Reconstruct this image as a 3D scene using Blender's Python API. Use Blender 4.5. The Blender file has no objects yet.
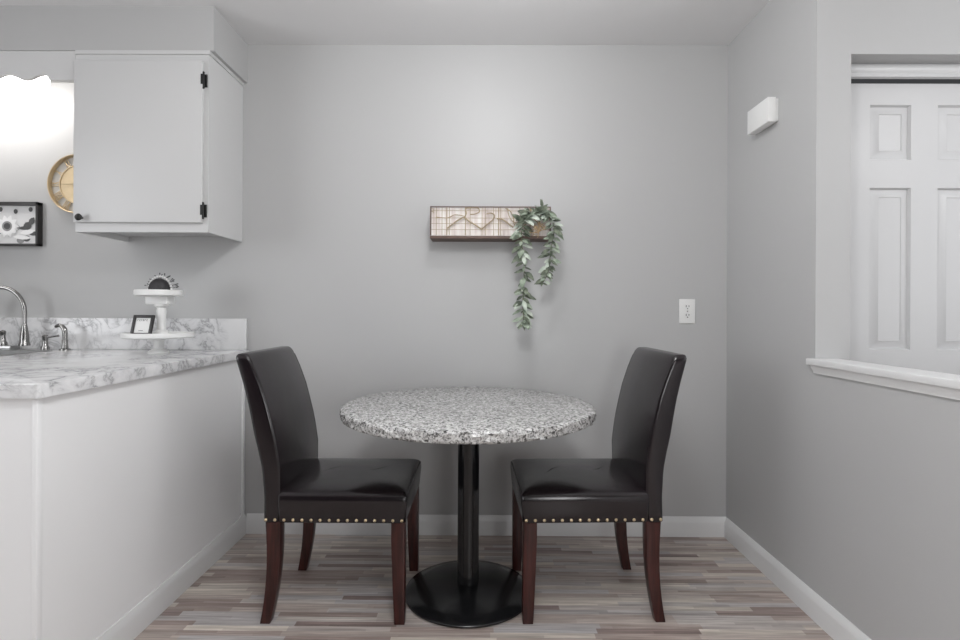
import bpy, bmesh, math, random
from mathutils import Vector, Matrix
random.seed(7)
PI = math.pi
R = math.radians
scene = bpy.context.scene
COL = scene.collection

# ------------------------------------------------------------------ camera
cd = bpy.data.cameras.new('camera')
cam = bpy.data.objects.new('camera', cd)
COL.objects.link(cam)
cam.matrix_world = (Matrix.Translation((0, -2.6593, 1.1127)) @ Matrix.Rotation(R(.3085), 4, 'Z')
                    @ Matrix.Rotation(R(90), 4, 'X') @ Matrix.Rotation(R(.2695), 4, 'Z'))
cd.sensor_width = 36
cd.lens = 36 * 533.46 / 960
cd.shift_y = -8.8 / 960
cd.clip_start = .05
scene.camera = cam

# ------------------------------------------------------------------ light and exposure
w = bpy.data.worlds.new('daylight')
scene.world = w
w.use_nodes = True
w.node_tree.nodes['Background'].inputs[0].default_value = (.93, .96, 1, 1)
w.node_tree.nodes['Background'].inputs[1].default_value = .05
scene.view_settings.view_transform = 'Standard'
scene.view_settings.look = 'None'
scene.view_settings.gamma = 1
scene.view_settings.use_curve_mapping = False
scene.view_settings.exposure = 0.01


def lamp(name, kind, loc, energy, col=(1, 1, 1), rot=(0, 0, 0), **kw):
    d = bpy.data.lights.new(name, kind)
    d.energy = energy
    d.color = col
    for k, v in kw.items():
        setattr(d, k, v)
    o = bpy.data.objects.new(name, d)
    o.location = loc
    o.rotation_euler = rot
    COL.objects.link(o)
    return o


lamp('dining_light', 'POINT', (.03, -.92, 2.33), 9.5, (.985, .99, 1), shadow_soft_size=.07)
lamp('overhead_fill', 'POINT', (0, -2.1, 2.30), 33, (.992, .996, 1), shadow_soft_size=.15)  # overhead fill added to brighten the room, no known fixture
lamp('mid_room_fill', 'POINT', (0, -1.5, 1.85), 7, (.992, .996, 1), shadow_soft_size=.12)  # extra fill point between camera and table, no pendant hangs here
lamp('low_rear_fill', 'POINT', (.6, -3.4, 1.0), 48, (.992, .996, 1), shadow_soft_size=.35)  # invented soft fill low behind the camera, not an actual lamp
lamp('hall_light', 'POINT', (2.2, -1.6, 2.05), 10, (.992, .996, 1), shadow_soft_size=.12)
lamp('right_side_fill', 'AREA', (2.9, -2.3, 1.4), 16, (.95, .97, 1), (R(90), 0, R(90)), shape='RECTANGLE', size=1.6, size_y=1.3)  # unseen area fill added from the hall side, no known window
lamp('left_side_fill', 'AREA', (-3.3, -2.4, 1.5), 34, (.95, .97, 1), (R(90), 0, R(-90)), shape='RECTANGLE', size=1.6, size_y=1.3)  # area light added as side fill from the kitchen, window is made up

# ------------------------------------------------------------------ materials


def newmat(name):
    m = bpy.data.materials.new(name)
    m.use_nodes = True
    return m, m.node_tree.nodes, m.node_tree.links, m.node_tree.nodes['Principled BSDF']


def inp(b, **kw):
    for k, v in kw.items():
        k = k.replace('_', ' ')
        b.inputs[k].default_value = v


def srgb(r, g, b):
    f = lambda c: (c / 255 / 12.92) if c / 255 <= .04045 else ((c / 255 + .055) / 1.055) ** 2.4
    return (f(r), f(g), f(b), 1)


def simple(name, col, rough=.5, metal=0, bump=0, bscale=200, coat=0, var=0, vscale=6, spec=.5):
    m, n, l, b = newmat(name)
    inp(b, Base_Color=col, Roughness=rough, Metallic=metal)
    b.inputs['Coat Weight'].default_value = coat
    b.inputs['Specular IOR Level'].default_value = spec
    tc = n.new('ShaderNodeTexCoord')
    nz = n.new('ShaderNodeTexNoise')
    nz.inputs['Scale'].default_value = vscale
    nz.inputs['Detail'].default_value = 4
    l.new(tc.outputs['Object'], nz.inputs['Vector'])
    mx = n.new('ShaderNodeMix')
    mx.data_type = 'RGBA'
    mx.inputs[6].default_value = tuple(c * (1 - var) for c in col[:3]) + (1,)
    mx.inputs[7].default_value = tuple(min(1, c * (1 + var)) for c in col[:3]) + (1,)
    l.new(nz.outputs['Fac'], mx.inputs[0])
    l.new(mx.outputs[2], b.inputs['Base Color'])
    if bump:
        nb = n.new('ShaderNodeTexNoise')
        nb.inputs['Scale'].default_value = bscale
        nb.inputs['Detail'].default_value = 3
        l.new(tc.outputs['Object'], nb.inputs['Vector'])
        bp = n.new('ShaderNodeBump')
        bp.inputs['Strength'].default_value = bump
        bp.inputs['Distance'].default_value = .002
        l.new(nb.outputs['Fac'], bp.inputs['Height'])
        l.new(bp.outputs['Normal'], b.inputs['Normal'])
    return m


def ramp(n, stops, interp='LINEAR'):
    r = n.new('ShaderNodeValToRGB')
    r.color_ramp.interpolation = interp
    e = r.color_ramp.elements
    e[0].position, e[0].color = stops[0]
    e[1].position, e[1].color = stops[-1]
    for p, c in stops[1:-1]:
        x = e.new(p)
        x.color = c
    return r


M = {}
M['wall'] = simple('grey_wall_paint', (.46, .46, .46, 1), .46, bump=.12, bscale=260, var=.012, vscale=2)
M['ceiling'] = simple('ceiling_paint', (.74, .74, .745, 1), .8, bump=.15, bscale=120, var=.01)
M['trim'] = simple('white_trim_paint', (.72, .72, .72, 1), .35, var=.015)
M['cab'] = simple('white_cabinet_paint', (.59, .59, .59, 1), .4, var=.012, bump=.05, bscale=90)
M['panel'] = simple('white_panel_paint', (.87, .87, .875, 1), .45, var=.012)
M['door'] = simple('white_door_paint', (.60, .60, .605, 1), .38, var=.01)
M['plastic'] = simple('white_plastic', (.78, .78, .77, 1), .35)
M['plastic_dark'] = simple('dark_slot', (.03, .03, .03, 1), .6)
M['black_metal'] = simple('black_metal', (.008, .008, .009, 1), .14, var=.1, bump=.03, bscale=60, spec=.5)
M['base_metal'] = simple('black_base_metal', (.009, .009, .010, 1), .2, var=.1, bump=.05, bscale=40, spec=.5)
M['hinge'] = simple('black_hinge', (.012, .012, .012, 1), .45)
M['nickel'] = simple('brushed_nickel', (.30, .295, .29, 1), .22, 1, var=.05)
M['steel'] = simple('sink_steel', (.42, .42, .42, 1), .3, 1, var=.05)
M['brass'] = simple('antique_brass', (.72, .58, .38, 1), .28, 1, var=.2, vscale=200)
M['gold'] = simple('champagne_gold', (.62, .49, .31, 1), .4, .4, var=.15, vscale=40)
M['clockface'] = simple('pale_gold_face', (.60, .58, .545, 1), .5, .0, var=.12, vscale=30)
M['bronze'] = simple('bronze_wire', (.40, .32, .21, 1), .4, .3, var=.2, vscale=50)
M['box_wood'] = simple('brown_wood_frame', (.12, .075, .06, 1), .55, var=.35, vscale=30)
M['tray'] = simple('white_tray', (.80, .80, .79, 1), .35)
M['black_wood'] = simple('black_frame', (.018, .016, .016, 1), .4, var=.2)
M['paper'] = simple('white_paper', (.80, .80, .79, 1), .6)
M['ink'] = simple('grey_ink', (.10, .10, .10, 1), .6)
M['dome'] = simple('dark_dome', (.035, .033, .036, 1), .6, var=.5, vscale=60, bump=.5, bscale=150)
M['stem'] = simple('vine_stem', (.13, .15, .07, 1), .6, var=.2)
M['twig'] = simple('tan_twig', (.36, .25, .14, 1), .55, var=.4, vscale=90)
M['g1'] = simple('photo_grey_pale', (.70, .70, .70, 1), .5)
M['g2'] = simple('photo_grey_mid', (.28, .28, .28, 1), .5, var=.25, vscale=70)
M['g3'] = simple('photo_grey_dark', (.07, .07, .07, 1), .5, var=.5, vscale=90)
M['g4'] = simple('photo_white', (.86, .86, .86, 1), .5)


def leather(name):
    m, n, l, b = newmat(name)
    tc = n.new('ShaderNodeTexCoord')
    nz = n.new('ShaderNodeTexNoise')
    nz.inputs['Scale'].default_value = 9
    nz.inputs['Detail'].default_value = 5
    l.new(tc.outputs['Object'], nz.inputs['Vector'])
    r = ramp(n, [(.3, (.0085, .0055, .007, 1)), (.7, (.0115, .0075, .0095, 1))])
    l.new(nz.outputs['Fac'], r.inputs[0])
    l.new(r.outputs[0], b.inputs['Base Color'])
    rr = ramp(n, [(.3, (.17, .17, .17, 1)), (.7, (.20, .20, .20, 1))])
    l.new(nz.outputs['Fac'], rr.inputs[0])
    l.new(rr.outputs[0], b.inputs['Roughness'])
    v = n.new('ShaderNodeTexVoronoi')
    v.inputs['Scale'].default_value = 420
    l.new(tc.outputs['Object'], v.inputs['Vector'])
    n2 = n.new('ShaderNodeTexNoise')
    n2.inputs['Scale'].default_value = 7
    n2.inputs['Detail'].default_value = 2
    n2.inputs['Distortion'].default_value = .2
    l.new(tc.outputs['Object'], n2.inputs['Vector'])
    b1 = n.new('ShaderNodeBump')
    b1.inputs['Strength'].default_value = .2
    b1.inputs['Distance'].default_value = .006
    l.new(n2.outputs['Fac'], b1.inputs['Height'])
    b2 = n.new('ShaderNodeBump')
    b2.inputs['Strength'].default_value = .18
    b2.inputs['Distance'].default_value = .0006
    l.new(v.outputs['Distance'], b2.inputs['Height'])
    l.new(b1.outputs['Normal'], b2.inputs['Normal'])
    l.new(b2.outputs['Normal'], b.inputs['Normal'])
    b.inputs['Specular IOR Level'].default_value = .6
    return m


def wood(name, c1, c2, rough=.32):
    m, n, l, b = newmat(name)
    tc = n.new('ShaderNodeTexCoord')
    mp = n.new('ShaderNodeMapping')
    mp.inputs['Scale'].default_value = (60, 60, 5)
    l.new(tc.outputs['Object'], mp.inputs['Vector'])
    nz = n.new('ShaderNodeTexNoise')
    nz.inputs['Scale'].default_value = 1.5
    nz.inputs['Detail'].default_value = 5
    l.new(mp.outputs['Vector'], nz.inputs['Vector'])
    r = ramp(n, [(.35, c1), (.7, c2)])
    l.new(nz.outputs['Fac'], r.inputs[0])
    l.new(r.outputs[0], b.inputs['Base Color'])
    b.inputs['Roughness'].default_value = rough
    return m


M['leather'] = leather('dark_brown_leather')
M['leg'] = wood('mahogany', (.022, .005, .004, 1), (.062, .014, .011, 1))


def granite():
    m, n, l, b = newmat('speckled_granite')
    tc = n.new('ShaderNodeTexCoord')
    a = n.new('ShaderNodeTexNoise')
    a.inputs['Scale'].default_value = 95
    a.inputs['Detail'].default_value = 7
    a.inputs['Roughness'].default_value = .68
    a.inputs['Distortion'].default_value = .9
    l.new(tc.outputs['Object'], a.inputs['Vector'])
    r1 = ramp(n, [(.37, (.02, .02, .02, 1)), (.425, (.13, .125, .12, 1)), (.47, (.36, .355, .35, 1)), (.55, (.62, .615, .605, 1)), (.70, (.80, .795, .785, 1))])
    l.new(a.outputs['Fac'], r1.inputs[0])
    v = n.new('ShaderNodeTexVoronoi')
    v.inputs['Scale'].default_value = 190
    l.new(tc.outputs['Object'], v.inputs['Vector'])
    r2 = ramp(n, [(0, (.55, .55, .55, 1)), (.5, (.95, .95, .95, 1)), (1, (1, 1, 1, 1))])
    l.new(v.outputs['Color'], r2.inputs[0])
    mx = n.new('ShaderNodeMix')
    mx.data_type = 'RGBA'
    mx.blend_type = 'MULTIPLY'
    mx.inputs[0].default_value = .7
    l.new(r1.outputs[0], mx.inputs[6])
    l.new(r2.outputs[0], mx.inputs[7])
    l.new(mx.outputs[2], b.inputs['Base Color'])
    b.inputs['Roughness'].default_value = .22
    return m


def marble():
    m, n, l, b = newmat('white_marble_laminate')
    tc = n.new('ShaderNodeTexCoord')
    mp = n.new('ShaderNodeMapping')
    mp.inputs['Rotation'].default_value = (.3, .5, .6)
    l.new(tc.outputs['Object'], mp.inputs['Vector'])
    a = n.new('ShaderNodeTexNoise')
    a.inputs['Scale'].default_value = 8.5
    a.inputs['Detail'].default_value = 8
    a.inputs['Roughness'].default_value = .62
    a.inputs['Distortion'].default_value = .6
    l.new(mp.outputs['Vector'], a.inputs['Vector'])
    s = n.new('ShaderNodeMath')
    s.operation = 'SUBTRACT'
    s.inputs[1].default_value = .5
    l.new(a.outputs['Fac'], s.inputs[0])
    ab = n.new('ShaderNodeMath')
    ab.operation = 'ABSOLUTE'
    l.new(s.outputs[0], ab.inputs[0])
    r = ramp(n, [(0, (.28, .28, .29, 1)), (.012, (.46, .46, .47, 1)), (.045, (.64, .64, .65, 1)), (.13, (.74, .74, .745, 1))])
    l.new(ab.outputs[0], r.inputs[0])
    c = n.new('ShaderNodeTexNoise')
    c.inputs['Scale'].default_value = 3
    c.inputs['Detail'].default_value = 3
    l.new(tc.outputs['Object'], c.inputs['Vector'])
    r2 = ramp(n, [(.45, (0, 0, 0, 1)), (.62, (1, 1, 1, 1))])
    l.new(c.outputs['Fac'], r2.inputs[0])
    mx = n.new('ShaderNodeMix')
    mx.data_type = 'RGBA'
    mx.inputs[7].default_value = (.76, .76, .765, 1)
    l.new(r2.outputs[0], mx.inputs[0])
    l.new(r.outputs[0], mx.inputs[6])
    l.new(mx.outputs[2], b.inputs['Base Color'])
    b.inputs['Roughness'].default_value = .16
    return m


def floor_mat():
    m, n, l, b = newmat('strip_laminate_floor')
    tc = n.new('ShaderNodeTexCoord')
    sp = n.new('ShaderNodeSeparateXYZ')
    l.new(tc.outputs['Object'], sp.inputs[0])

    def mt(op, *a):
        x = n.new('ShaderNodeMath')
        x.operation = op
        for i, v in enumerate(a):
            if isinstance(v, (int, float)):
                x.inputs[i].default_value = v
            else:
                l.new(v, x.inputs[i])
        return x.outputs[0]

    def strips(width, length, seed):
        row = mt('FLOOR', mt('DIVIDE', sp.outputs['Y'], width))
        wn = n.new('ShaderNodeTexWhiteNoise')
        wn.noise_dimensions = '1D'
        l.new(mt('ADD', row, seed), wn.inputs['W'])
        xx = mt('ADD', mt('DIVIDE', sp.outputs['X'], length), mt('MULTIPLY', wn.outputs['Value'], 9.7))
        cell = mt('FLOOR', xx)
        cb = n.new('ShaderNodeCombineXYZ')
        l.new(row, cb.inputs[0])
        l.new(cell, cb.inputs[1])
        cb.inputs[2].default_value = seed
        w2 = n.new('ShaderNodeTexWhiteNoise')
        w2.noise_dimensions = '3D'
        l.new(cb.outputs[0], w2.inputs['Vector'])
        return w2.outputs['Value'], row
    v1, row = strips(.029, .36, 3.3)
    v2, _ = strips(.0145, .5, 8.1)
    r = ramp(n, [(0, srgb(126, 110, 106)), (.12, srgb(143, 128, 121)), (.3, srgb(160, 147, 139)), (.5, srgb(171, 160, 152)), (.7, srgb(166, 162, 161)), (.86, srgb(182, 173, 163)), (1, srgb(193, 184, 173))])
    l.new(v1, r.inputs[0])
    r2 = ramp(n, [(0, (.66, .64, .63, 1)), (.4, (.95, .95, .95, 1)), (1, (1.08, 1.08, 1.08, 1))])
    l.new(v2, r2.inputs[0])
    mx = n.new('ShaderNodeMix')
    mx.data_type = 'RGBA'
    mx.blend_type = 'MULTIPLY'
    mx.inputs[0].default_value = .7
    l.new(r.outputs[0], mx.inputs[6])
    l.new(r2.outputs[0], mx.inputs[7])
    mp = n.new('ShaderNodeMapping')
    mp.inputs['Scale'].default_value = (3.0, 85, 1)
    l.new(tc.outputs['Object'], mp.inputs['Vector'])
    nz = n.new('ShaderNodeTexNoise')
    nz.inputs['Scale'].default_value = 1.6
    nz.inputs['Detail'].default_value = 6
    nz.inputs['Roughness'].default_value = .6
    l.new(mp.outputs['Vector'], nz.inputs['Vector'])
    r3 = ramp(n, [(.3, (.86, .85, .85, 1)), (.5, (1.2, 1.21, 1.23, 1)), (.7, (1.75, 1.78, 1.82, 1))])
    l.new(nz.outputs['Fac'], r3.inputs[0])
    mx2 = n.new('ShaderNodeMix')
    mx2.data_type = 'RGBA'
    mx2.blend_type = 'MULTIPLY'
    mx2.inputs[0].default_value = .9
    l.new(mx.outputs[2], mx2.inputs[6])
    l.new(r3.outputs[0], mx2.inputs[7])
    l.new(mx2.outputs[2], b.inputs['Base Color'])
    b.inputs['Roughness'].default_value = .36
    return m


M['granite'] = granite()
M['marble'] = marble()
M['floor'] = floor_mat()


def emissive(name, col, s):
    m, n, l, b = newmat(name)
    inp(b, Base_Color=(.8, .8, .8, 1))
    b.inputs['Emission Color'].default_value = col
    b.inputs['Emission Strength'].default_value = s
    return m


M['tube'] = emissive('lit_diffuser', (1, .97, .94, 1), 10)


def leafmat(name, c1, c2):
    m, n, l, b = newmat(name)
    tc = n.new('ShaderNodeTexCoord')
    nz = n.new('ShaderNodeTexNoise')
    nz.inputs['Scale'].default_value = 28
    l.new(tc.outputs['Object'], nz.inputs['Vector'])
    r = ramp(n, [(.35, c1), (.65, c2)])
    l.new(nz.outputs['Fac'], r.inputs[0])
    l.new(r.outputs[0], b.inputs['Base Color'])
    b.inputs['Roughness'].default_value = .55
    return m


M['leaf1'] = leafmat('sage_leaf', (.20, .25, .185, 1), (.40, .46, .37, 1))
M['leaf2'] = leafmat('dusty_leaf', (.05, .065, .045, 1), (.19, .22, .16, 1))
M['leaf3'] = leafmat('pale_leaf', (.42, .48, .41, 1), (.60, .65, .57, 1))


def white_slats():
    m, n, l, b = newmat('whitewashed_slats')
    tc = n.new('ShaderNodeTexCoord')
    mp = n.new('ShaderNodeMapping')
    mp.inputs['Scale'].default_value = (34, 1, 3)
    l.new(tc.outputs['Object'], mp.inputs['Vector'])
    nz = n.new('ShaderNodeTexNoise')
    nz.inputs['Scale'].default_value = 1.6
    nz.inputs['Detail'].default_value = 3
    l.new(mp.outputs['Vector'], nz.inputs['Vector'])
    r = ramp(n, [(.3, (.62, .54, .52, 1)), (.5, (.80, .74, .71, 1)), (.7, (.88, .86, .84, 1))])
    l.new(nz.outputs['Fac'], r.inputs[0])
    l.new(r.outputs[0], b.inputs['Base Color'])
    b.inputs['Roughness'].default_value = .6
    return m


M['slats'] = white_slats()

# ------------------------------------------------------------------ mesh helpers


class MB:
    def __init__(s):
        s.v, s.f, s.m, s.sm = [], [], [], []

    def face(s, ids, mi=0, smooth=False):
        s.f.append(ids)
        s.m.append(mi)
        s.sm.append(smooth)

    def box(s, a, b, mi=0, bev=0.0):
        x0, y0, z0 = [min(a[i], b[i]) for i in range(3)]
        x1, y1, z1 = [max(a[i], b[i]) for i in range(3)]
        if bev > 0:
            bm = bmesh.new()
            bmesh.ops.create_cube(bm, size=1)
            for v in bm.verts:
                v.co = Vector(((x0 + x1) / 2 + v.co.x * (x1 - x0), (y0 + y1) / 2 + v.co.y * (y1 - y0), (z0 + z1) / 2 + v.co.z * (z1 - z0)))
            bmesh.ops.bevel(bm, geom=bm.edges[:], offset=bev, segments=3, profile=.5, affect='EDGES')
            s.frombm(bm, mi, True)
            return s
        o = len(s.v)
        s.v += [Vector(p) for p in ((x0, y0, z0), (x1, y0, z0), (x1, y1, z0), (x0, y1, z0), (x0, y0, z1), (x1, y0, z1), (x1, y1, z1), (x0, y1, z1))]
        for q in ((0, 3, 2, 1), (4, 5, 6, 7), (0, 1, 5, 4), (1, 2, 6, 5), (2, 3, 7, 6), (3, 0, 4, 7)):
            s.face([o + i for i in q], mi)
        return s

    def frombm(s, bm, mi=0, smooth=False):
        o = len(s.v)
        bm.verts.index_update()
        s.v += [v.co.copy() for v in bm.verts]
        for f in bm.faces:
            s.face([o + v.index for v in f.verts], mi, smooth)
        bm.free()

    def rings(s, rs, mi=0, closed=True, cap0=True, cap1=True, smooth=True):
        o = len(s.v)
        n = len(rs[0])
        for r in rs:
            s.v += [Vector(p) for p in r]
        for i in range(len(rs) - 1):
            for j in range(n if closed else n - 1):
                k = (j + 1) % n
                s.face([o + i * n + j, o + i * n + k, o + (i + 1) * n + k, o + (i + 1) * n + j], mi, smooth)
        if cap0:
            s.face([o + j for j in range(n)][::-1], mi, smooth)
        if cap1:
            s.face([o + (len(rs) - 1) * n + j for j in range(n)], mi, smooth)
        return s

    def lathe(s, prof, c=(0, 0, 0), n=32, mi=0, axis='Z', smooth=True):
        rs = []
        for r, h in prof:
            ring = []
            for j in range(n):
                a = 2 * PI * j / n
                p = (r * math.cos(a), r * math.sin(a), h)
                if axis == 'Y':
                    p = (p[0], -p[2], p[1])
                elif axis == 'X':
                    p = (p[2], p[0], p[1])
                ring.append((c[0] + p[0], c[1] + p[1], c[2] + p[2]))
            rs.append(ring)
        return s.rings(rs, mi, smooth=smooth)

    def tube(s, pts, r, n=8, mi=0, taper=None):
        pts = [Vector(p) for p in pts]
        rs = []
        t0 = (pts[1] - pts[0]).normalized()
        up = Vector((0, 0, 1)) if abs(t0.z) < .9 else Vector((1, 0, 0))
        nrm = t0.cross(up).normalized()
        for i, p in enumerate(pts):
            if i == 0:
                t = t0
            elif i == len(pts) - 1:
                t = (pts[i] - pts[i - 1]).normalized()
            else:
                t = (pts[i + 1] - pts[i - 1]).normalized()
            nrm = (nrm - t * nrm.dot(t))
            nrm = nrm.normalized() if nrm.length > 1e-6 else t.orthogonal().normalized()
            bn = t.cross(nrm)
            rr = r if taper is None else taper[i]
            rs.append([p + (nrm * math.cos(2 * PI * j / n) + bn * math.sin(2 * PI * j / n)) * rr for j in range(n)])
        return s.rings(rs, mi)

    def prism(s, poly, y0, y1, mi=0, plane='XZ'):
        """poly of (a, b) extruded along the third axis"""
        def P(a, b, c):
            return {'XZ': (a, c, b), 'YZ': (c, a, b), 'XY': (a, b, c)}[plane]
        o = len(s.v)
        n = len(poly)
        s.v += [Vector(P(a, b, y0)) for a, b in poly] + [Vector(P(a, b, y1)) for a, b in poly]
        s.face(list(range(o, o + n)), mi)
        s.face(list(range(o + n, o + 2 * n))[::-1], mi)
        for j in range(n):
            k = (j + 1) % n
            s.face([o + k, o + j, o + n + j, o + n + k], mi)
        return s

    def build(s, name, mats, parent=None, loc=(0, 0, 0), sharp=40, fix=True):
        me = bpy.data.meshes.new(name)
        me.from_pydata([tuple(v) for v in s.v], [], s.f)
        if not isinstance(mats, (list, tuple)):
            mats = [mats]
        for m in mats:
            me.materials.append(m)
        for p, mi, sm in zip(me.polygons, s.m, s.sm):
            p.material_index = mi
            p.use_smooth = sm
        if fix:
            bm = bmesh.new()
            bm.from_mesh(me)
            bmesh.ops.recalc_face_normals(bm, faces=bm.faces)
            bm.to_mesh(me)
            bm.free()
        me.set_sharp_from_angle(angle=R(sharp))
        o = bpy.data.objects.new(name, me)
        COL.objects.link(o)
        o.location = loc
        if parent:
            o.parent = parent
        return o


def tag(o, label, cat, group=None):
    o['label'] = label
    o['category'] = cat
    if group:
        o['group'] = group
    return o


def empty(name, loc, label, cat, group=None, rz=0):
    o = bpy.data.objects.new(name, None)
    o.empty_display_size = .05
    COL.objects.link(o)
    o.location = loc
    o.rotation_euler = (0, 0, rz)
    return tag(o, label, cat, group)


def struct(name, mb, m):
    o = mb.build(name, m)
    o['kind'] = 'structure'
    return o


# ------------------------------------------------------------------ the setting
XL, XR, YE, CH = -1.186, 1.2136, -5.0, 2.44
XW0, XW1 = -3.4, 3.0
CY = -.7063        # corner of the right wall
struct('floor', MB().box((XW0, YE, -.05), (XW1, .1, 0)), M['floor'])
struct('ceiling', MB().box((XW0, YE, CH), (XW1, .1, CH + .05)), M['ceiling'])
struct('wall_back', MB().box((XW0, 0, 0), (XR, .1, CH)), M['wall'])
struct('wall_left', MB().box((XW0 - .1, YE, 0), (XW0, .1, CH)), M['wall'])
struct('wall_right', MB().box((XR, CY, 0), (1.339, .1, CH)), M['wall'])
wc = MB()
wc.box((1.339, CY, 2.057), (XW1, CY + .085, CH))
wc.box((2.03, CY, 0), (XW1, CY + .085, 2.057))
struct('wall_closet', wc, M['wall'])
struct('wall_half', MB().box((XR, -3.4, 0), (1.298, CY, .90)), M['wall'])
struct('wall_far_right', MB().box((XW1, YE, 0), (XW1 + .1, .1, CH)), M['wall'])
struct('wall_soffit', MB().box((XW0, -.335, 2.2456), (-1.181, 0, CH)), M['wall'])


def baseboard(name, pts_poly, plane, a, b):
    return struct(name, MB().prism(pts_poly, a, b, plane=plane), M['trim'])


H = .097
baseboard('baseboard_back', [(0, 0), (-.014, 0), (-.014, H - .030), (-.0125, H - .024), (-.005, H - .003), (-.003, H), (0, H)], 'YZ', XL + .013, XR)
baseboard('baseboard_right', [(XR, 0), (XR - .014, 0), (XR - .014, H - .030), (XR - .0125, H - .024), (XR - .005, H - .003), (XR - .003, H), (XR, H)], 'XZ', -3.4, -.013)
# sill cap and moulding on the half wall
t1 = MB()
t1.box((1.190, -3.42, .921), (1.303, -.686, .9455), bev=.004)
struct('trim_1', t1, M['trim'])
struct('trim_2', MB().prism([(XR, .921), (1.196, .921), (1.198, .912), (1.206, .900), (1.207, .893), (XR, .893)], -3.41, -.706), M['trim'])
# header track over the closet doors
t3 = MB()
t3.prism([(-.632, 2.057), (-.640, 2.050), (-.645, 2.038), (-.643, 2.026), (-.637, 2.020), (-.637, 2.016), (-.640, 2.013), (-.640, 2.004), (-.620, 2.004), (-.620, 2.057)], 1.339, 2.03, plane='YZ')
struct('trim_3', t3, M['door'])

# closet door with moulded panels
dl = empty('door_1', (1.365, -.60, .01), 'x', 'x')
del dl['label'], dl['category']
dl['kind'] = 'structure'


def door_leaf(w, h, cols, rows):
    """slab front face at y=0 (facing -y), sunk mouldings with a raised centre field"""
    mb = MB()
    xs = sorted({0, w} | {c for p in cols for c in p})
    zs = sorted({0, h} | {c for p in rows for c in p})

    def quad(a, b, c, d):
        o = len(mb.v)
        mb.v += [Vector(a), Vector(b), Vector(c), Vector(d)]
        mb.face([o, o + 1, o + 2, o + 3])
    for i in range(len(xs) - 1):
        for j in range(len(zs) - 1):
            x0, x1, z0, z1 = xs[i], xs[i + 1], zs[j], zs[j + 1]
            if (x0, x1) in cols and (z0, z1) in rows:
                lv = [(0, 0), (.005, .013), (.012, .013), (.036, .002), (.0375, .0045)]
                for k in range(len(lv) - 1):
                    (i0, d0), (i1, d1) = lv[k], lv[k + 1]
                    A = [(x0 + i0, d0, z0 + i0), (x1 - i0, d0, z0 + i0), (x1 - i0, d0, z1 - i0), (x0 + i0, d0, z1 - i0)]
                    B = [(x0 + i1, d1, z0 + i1), (x1 - i1, d1, z0 + i1), (x1 - i1, d1, z1 - i1), (x0 + i1, d1, z1 - i1)]
                    for q in range(4):
                        quad(A[q], A[(q + 1) % 4], B[(q + 1) % 4], B[q])
                i0, d0 = lv[-1]
                quad((x0 + i0, d0, z0 + i0), (x1 - i0, d0, z0 + i0), (x1 - i0, d0, z1 - i0), (x0 + i0, d0, z1 - i0))
            else:
                quad((x0, 0, z0), (x1, 0, z0), (x1, 0, z1), (x0, 0, z1))
    T = .034
    quad((0, T, 0), (0, T, h), (w, T, h), (w, T, 0))
    quad((0, 0, 0), (0, 0, h), (0, T, h), (0, T, 0))
    quad((w, 0, 0), (w, T, 0), (w, T, h), (w, 0, h))
    quad((0, 0, h), (w, 0, h), (w, T, h), (0, T, h))
    quad((0, 0, 0), (0, T, 0), (w, T, 0), (w, 0, 0))
    bm = bmesh.new()
    me = bpy.data.meshes.new('t')
    me.from_pydata([tuple(v) for v in mb.v], [], mb.f)
    bm.from_mesh(me)
    bmesh.ops.remove_doubles(bm, verts=bm.verts, dist=1e-5)
    r = MB()
    r.frombm(bm)
    return r


leaf = door_leaf(.655, 1.985, [(.120, .278), (.380, .538)], [(.20, .80), (.961, 1.584), (1.692, 1.903)]).build('door_panel', M['door'], dl, fix=True)

# ------------------------------------------------------------------ peninsula and counter
pc = empty('base_cabinet', (-1.52, -.62, 0), 'white painted peninsula cabinet with plain side panel under marble counter', 'cabinet')


def under(mb, name, m, par, **kw):
    """mesh in world coordinates parented to an empty without rotation"""
    o = mb.build(name, m, par, **kw)
    o.location = tuple(-c for c in par.location)
    return o


under(MB().box((-1.84, -1.246, .0), (-1.190, -.014, .875)), 'cabinet_body', M['panel'], pc)
cp = MB()
cp.box((-1.190, -1.229, .0), (-1.186, -.06, .875))
under(cp, 'side_panel', M['panel'], pc)
cs = MB()
cs.box((-1.196, -1.250, .0), (-1.1815, -1.230, .875), bev=.0025)
under(cs, 'corner_strip', M['panel'], pc)
cs2 = MB()
cs2.box((-1.190, -.030, H), (-1.183, -.006, .875), bev=.002)
under(cs2, 'corner_strip', M['panel'], pc)
under(MB().prism([(-1.19, 0), (-1.172, 0), (-1.172, H - .03), (-1.176, H - .012), (-1.182, H), (-1.19, H)], -1.20, -.006), 'toe_board', M['trim'], pc)

sc_ = empty('sink_cabinet', (-2.6, -.3, 0), 'white base cabinet under the sink run of the marble counter', 'cabinet')
sb = MB()
sb.box((-3.35, -.60, .10), (-1.85, -.585, .875))
sb.box((-3.35, -.585, 0), (-3.335, -.01, .875))
sb.box((-1.86, -.585, 0), (-1.848, -.01, .875))
under(sb, 'cabinet_body', M['panel'], sc_)
for k in range(3):
    x0 = -3.33 + k * .49
    d = under(MB().box((x0, -.618, .14), (x0 + .46, -.601, .70), bev=.003), 'door', M['cab'], sc_)
    hb = MB().lathe([(0.004, 0), (.006, .008), (.013, .016), (.012, .024), (.003, .028)], (x0 + .42, -.618, .62), 16, axis='Y')
    o = hb.build('knob', M['hinge'], d)

# countertop: L shape with sink cut-out
ct = empty('countertop', (-1.6, -.5, .877), 'white and grey marble counter with matching low backsplash', 'counter')
SX0, SX1, SY0, SY1 = -2.78, -2.045, -.57, -.135
tb = MB()
bm = bmesh.new()
X0c, X1c, Yf, Yb_, Yi, Xi = -3.38, -1.168, -1.262, -.002, -.64, -1.87
z0, z1 = .877, .915
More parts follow.
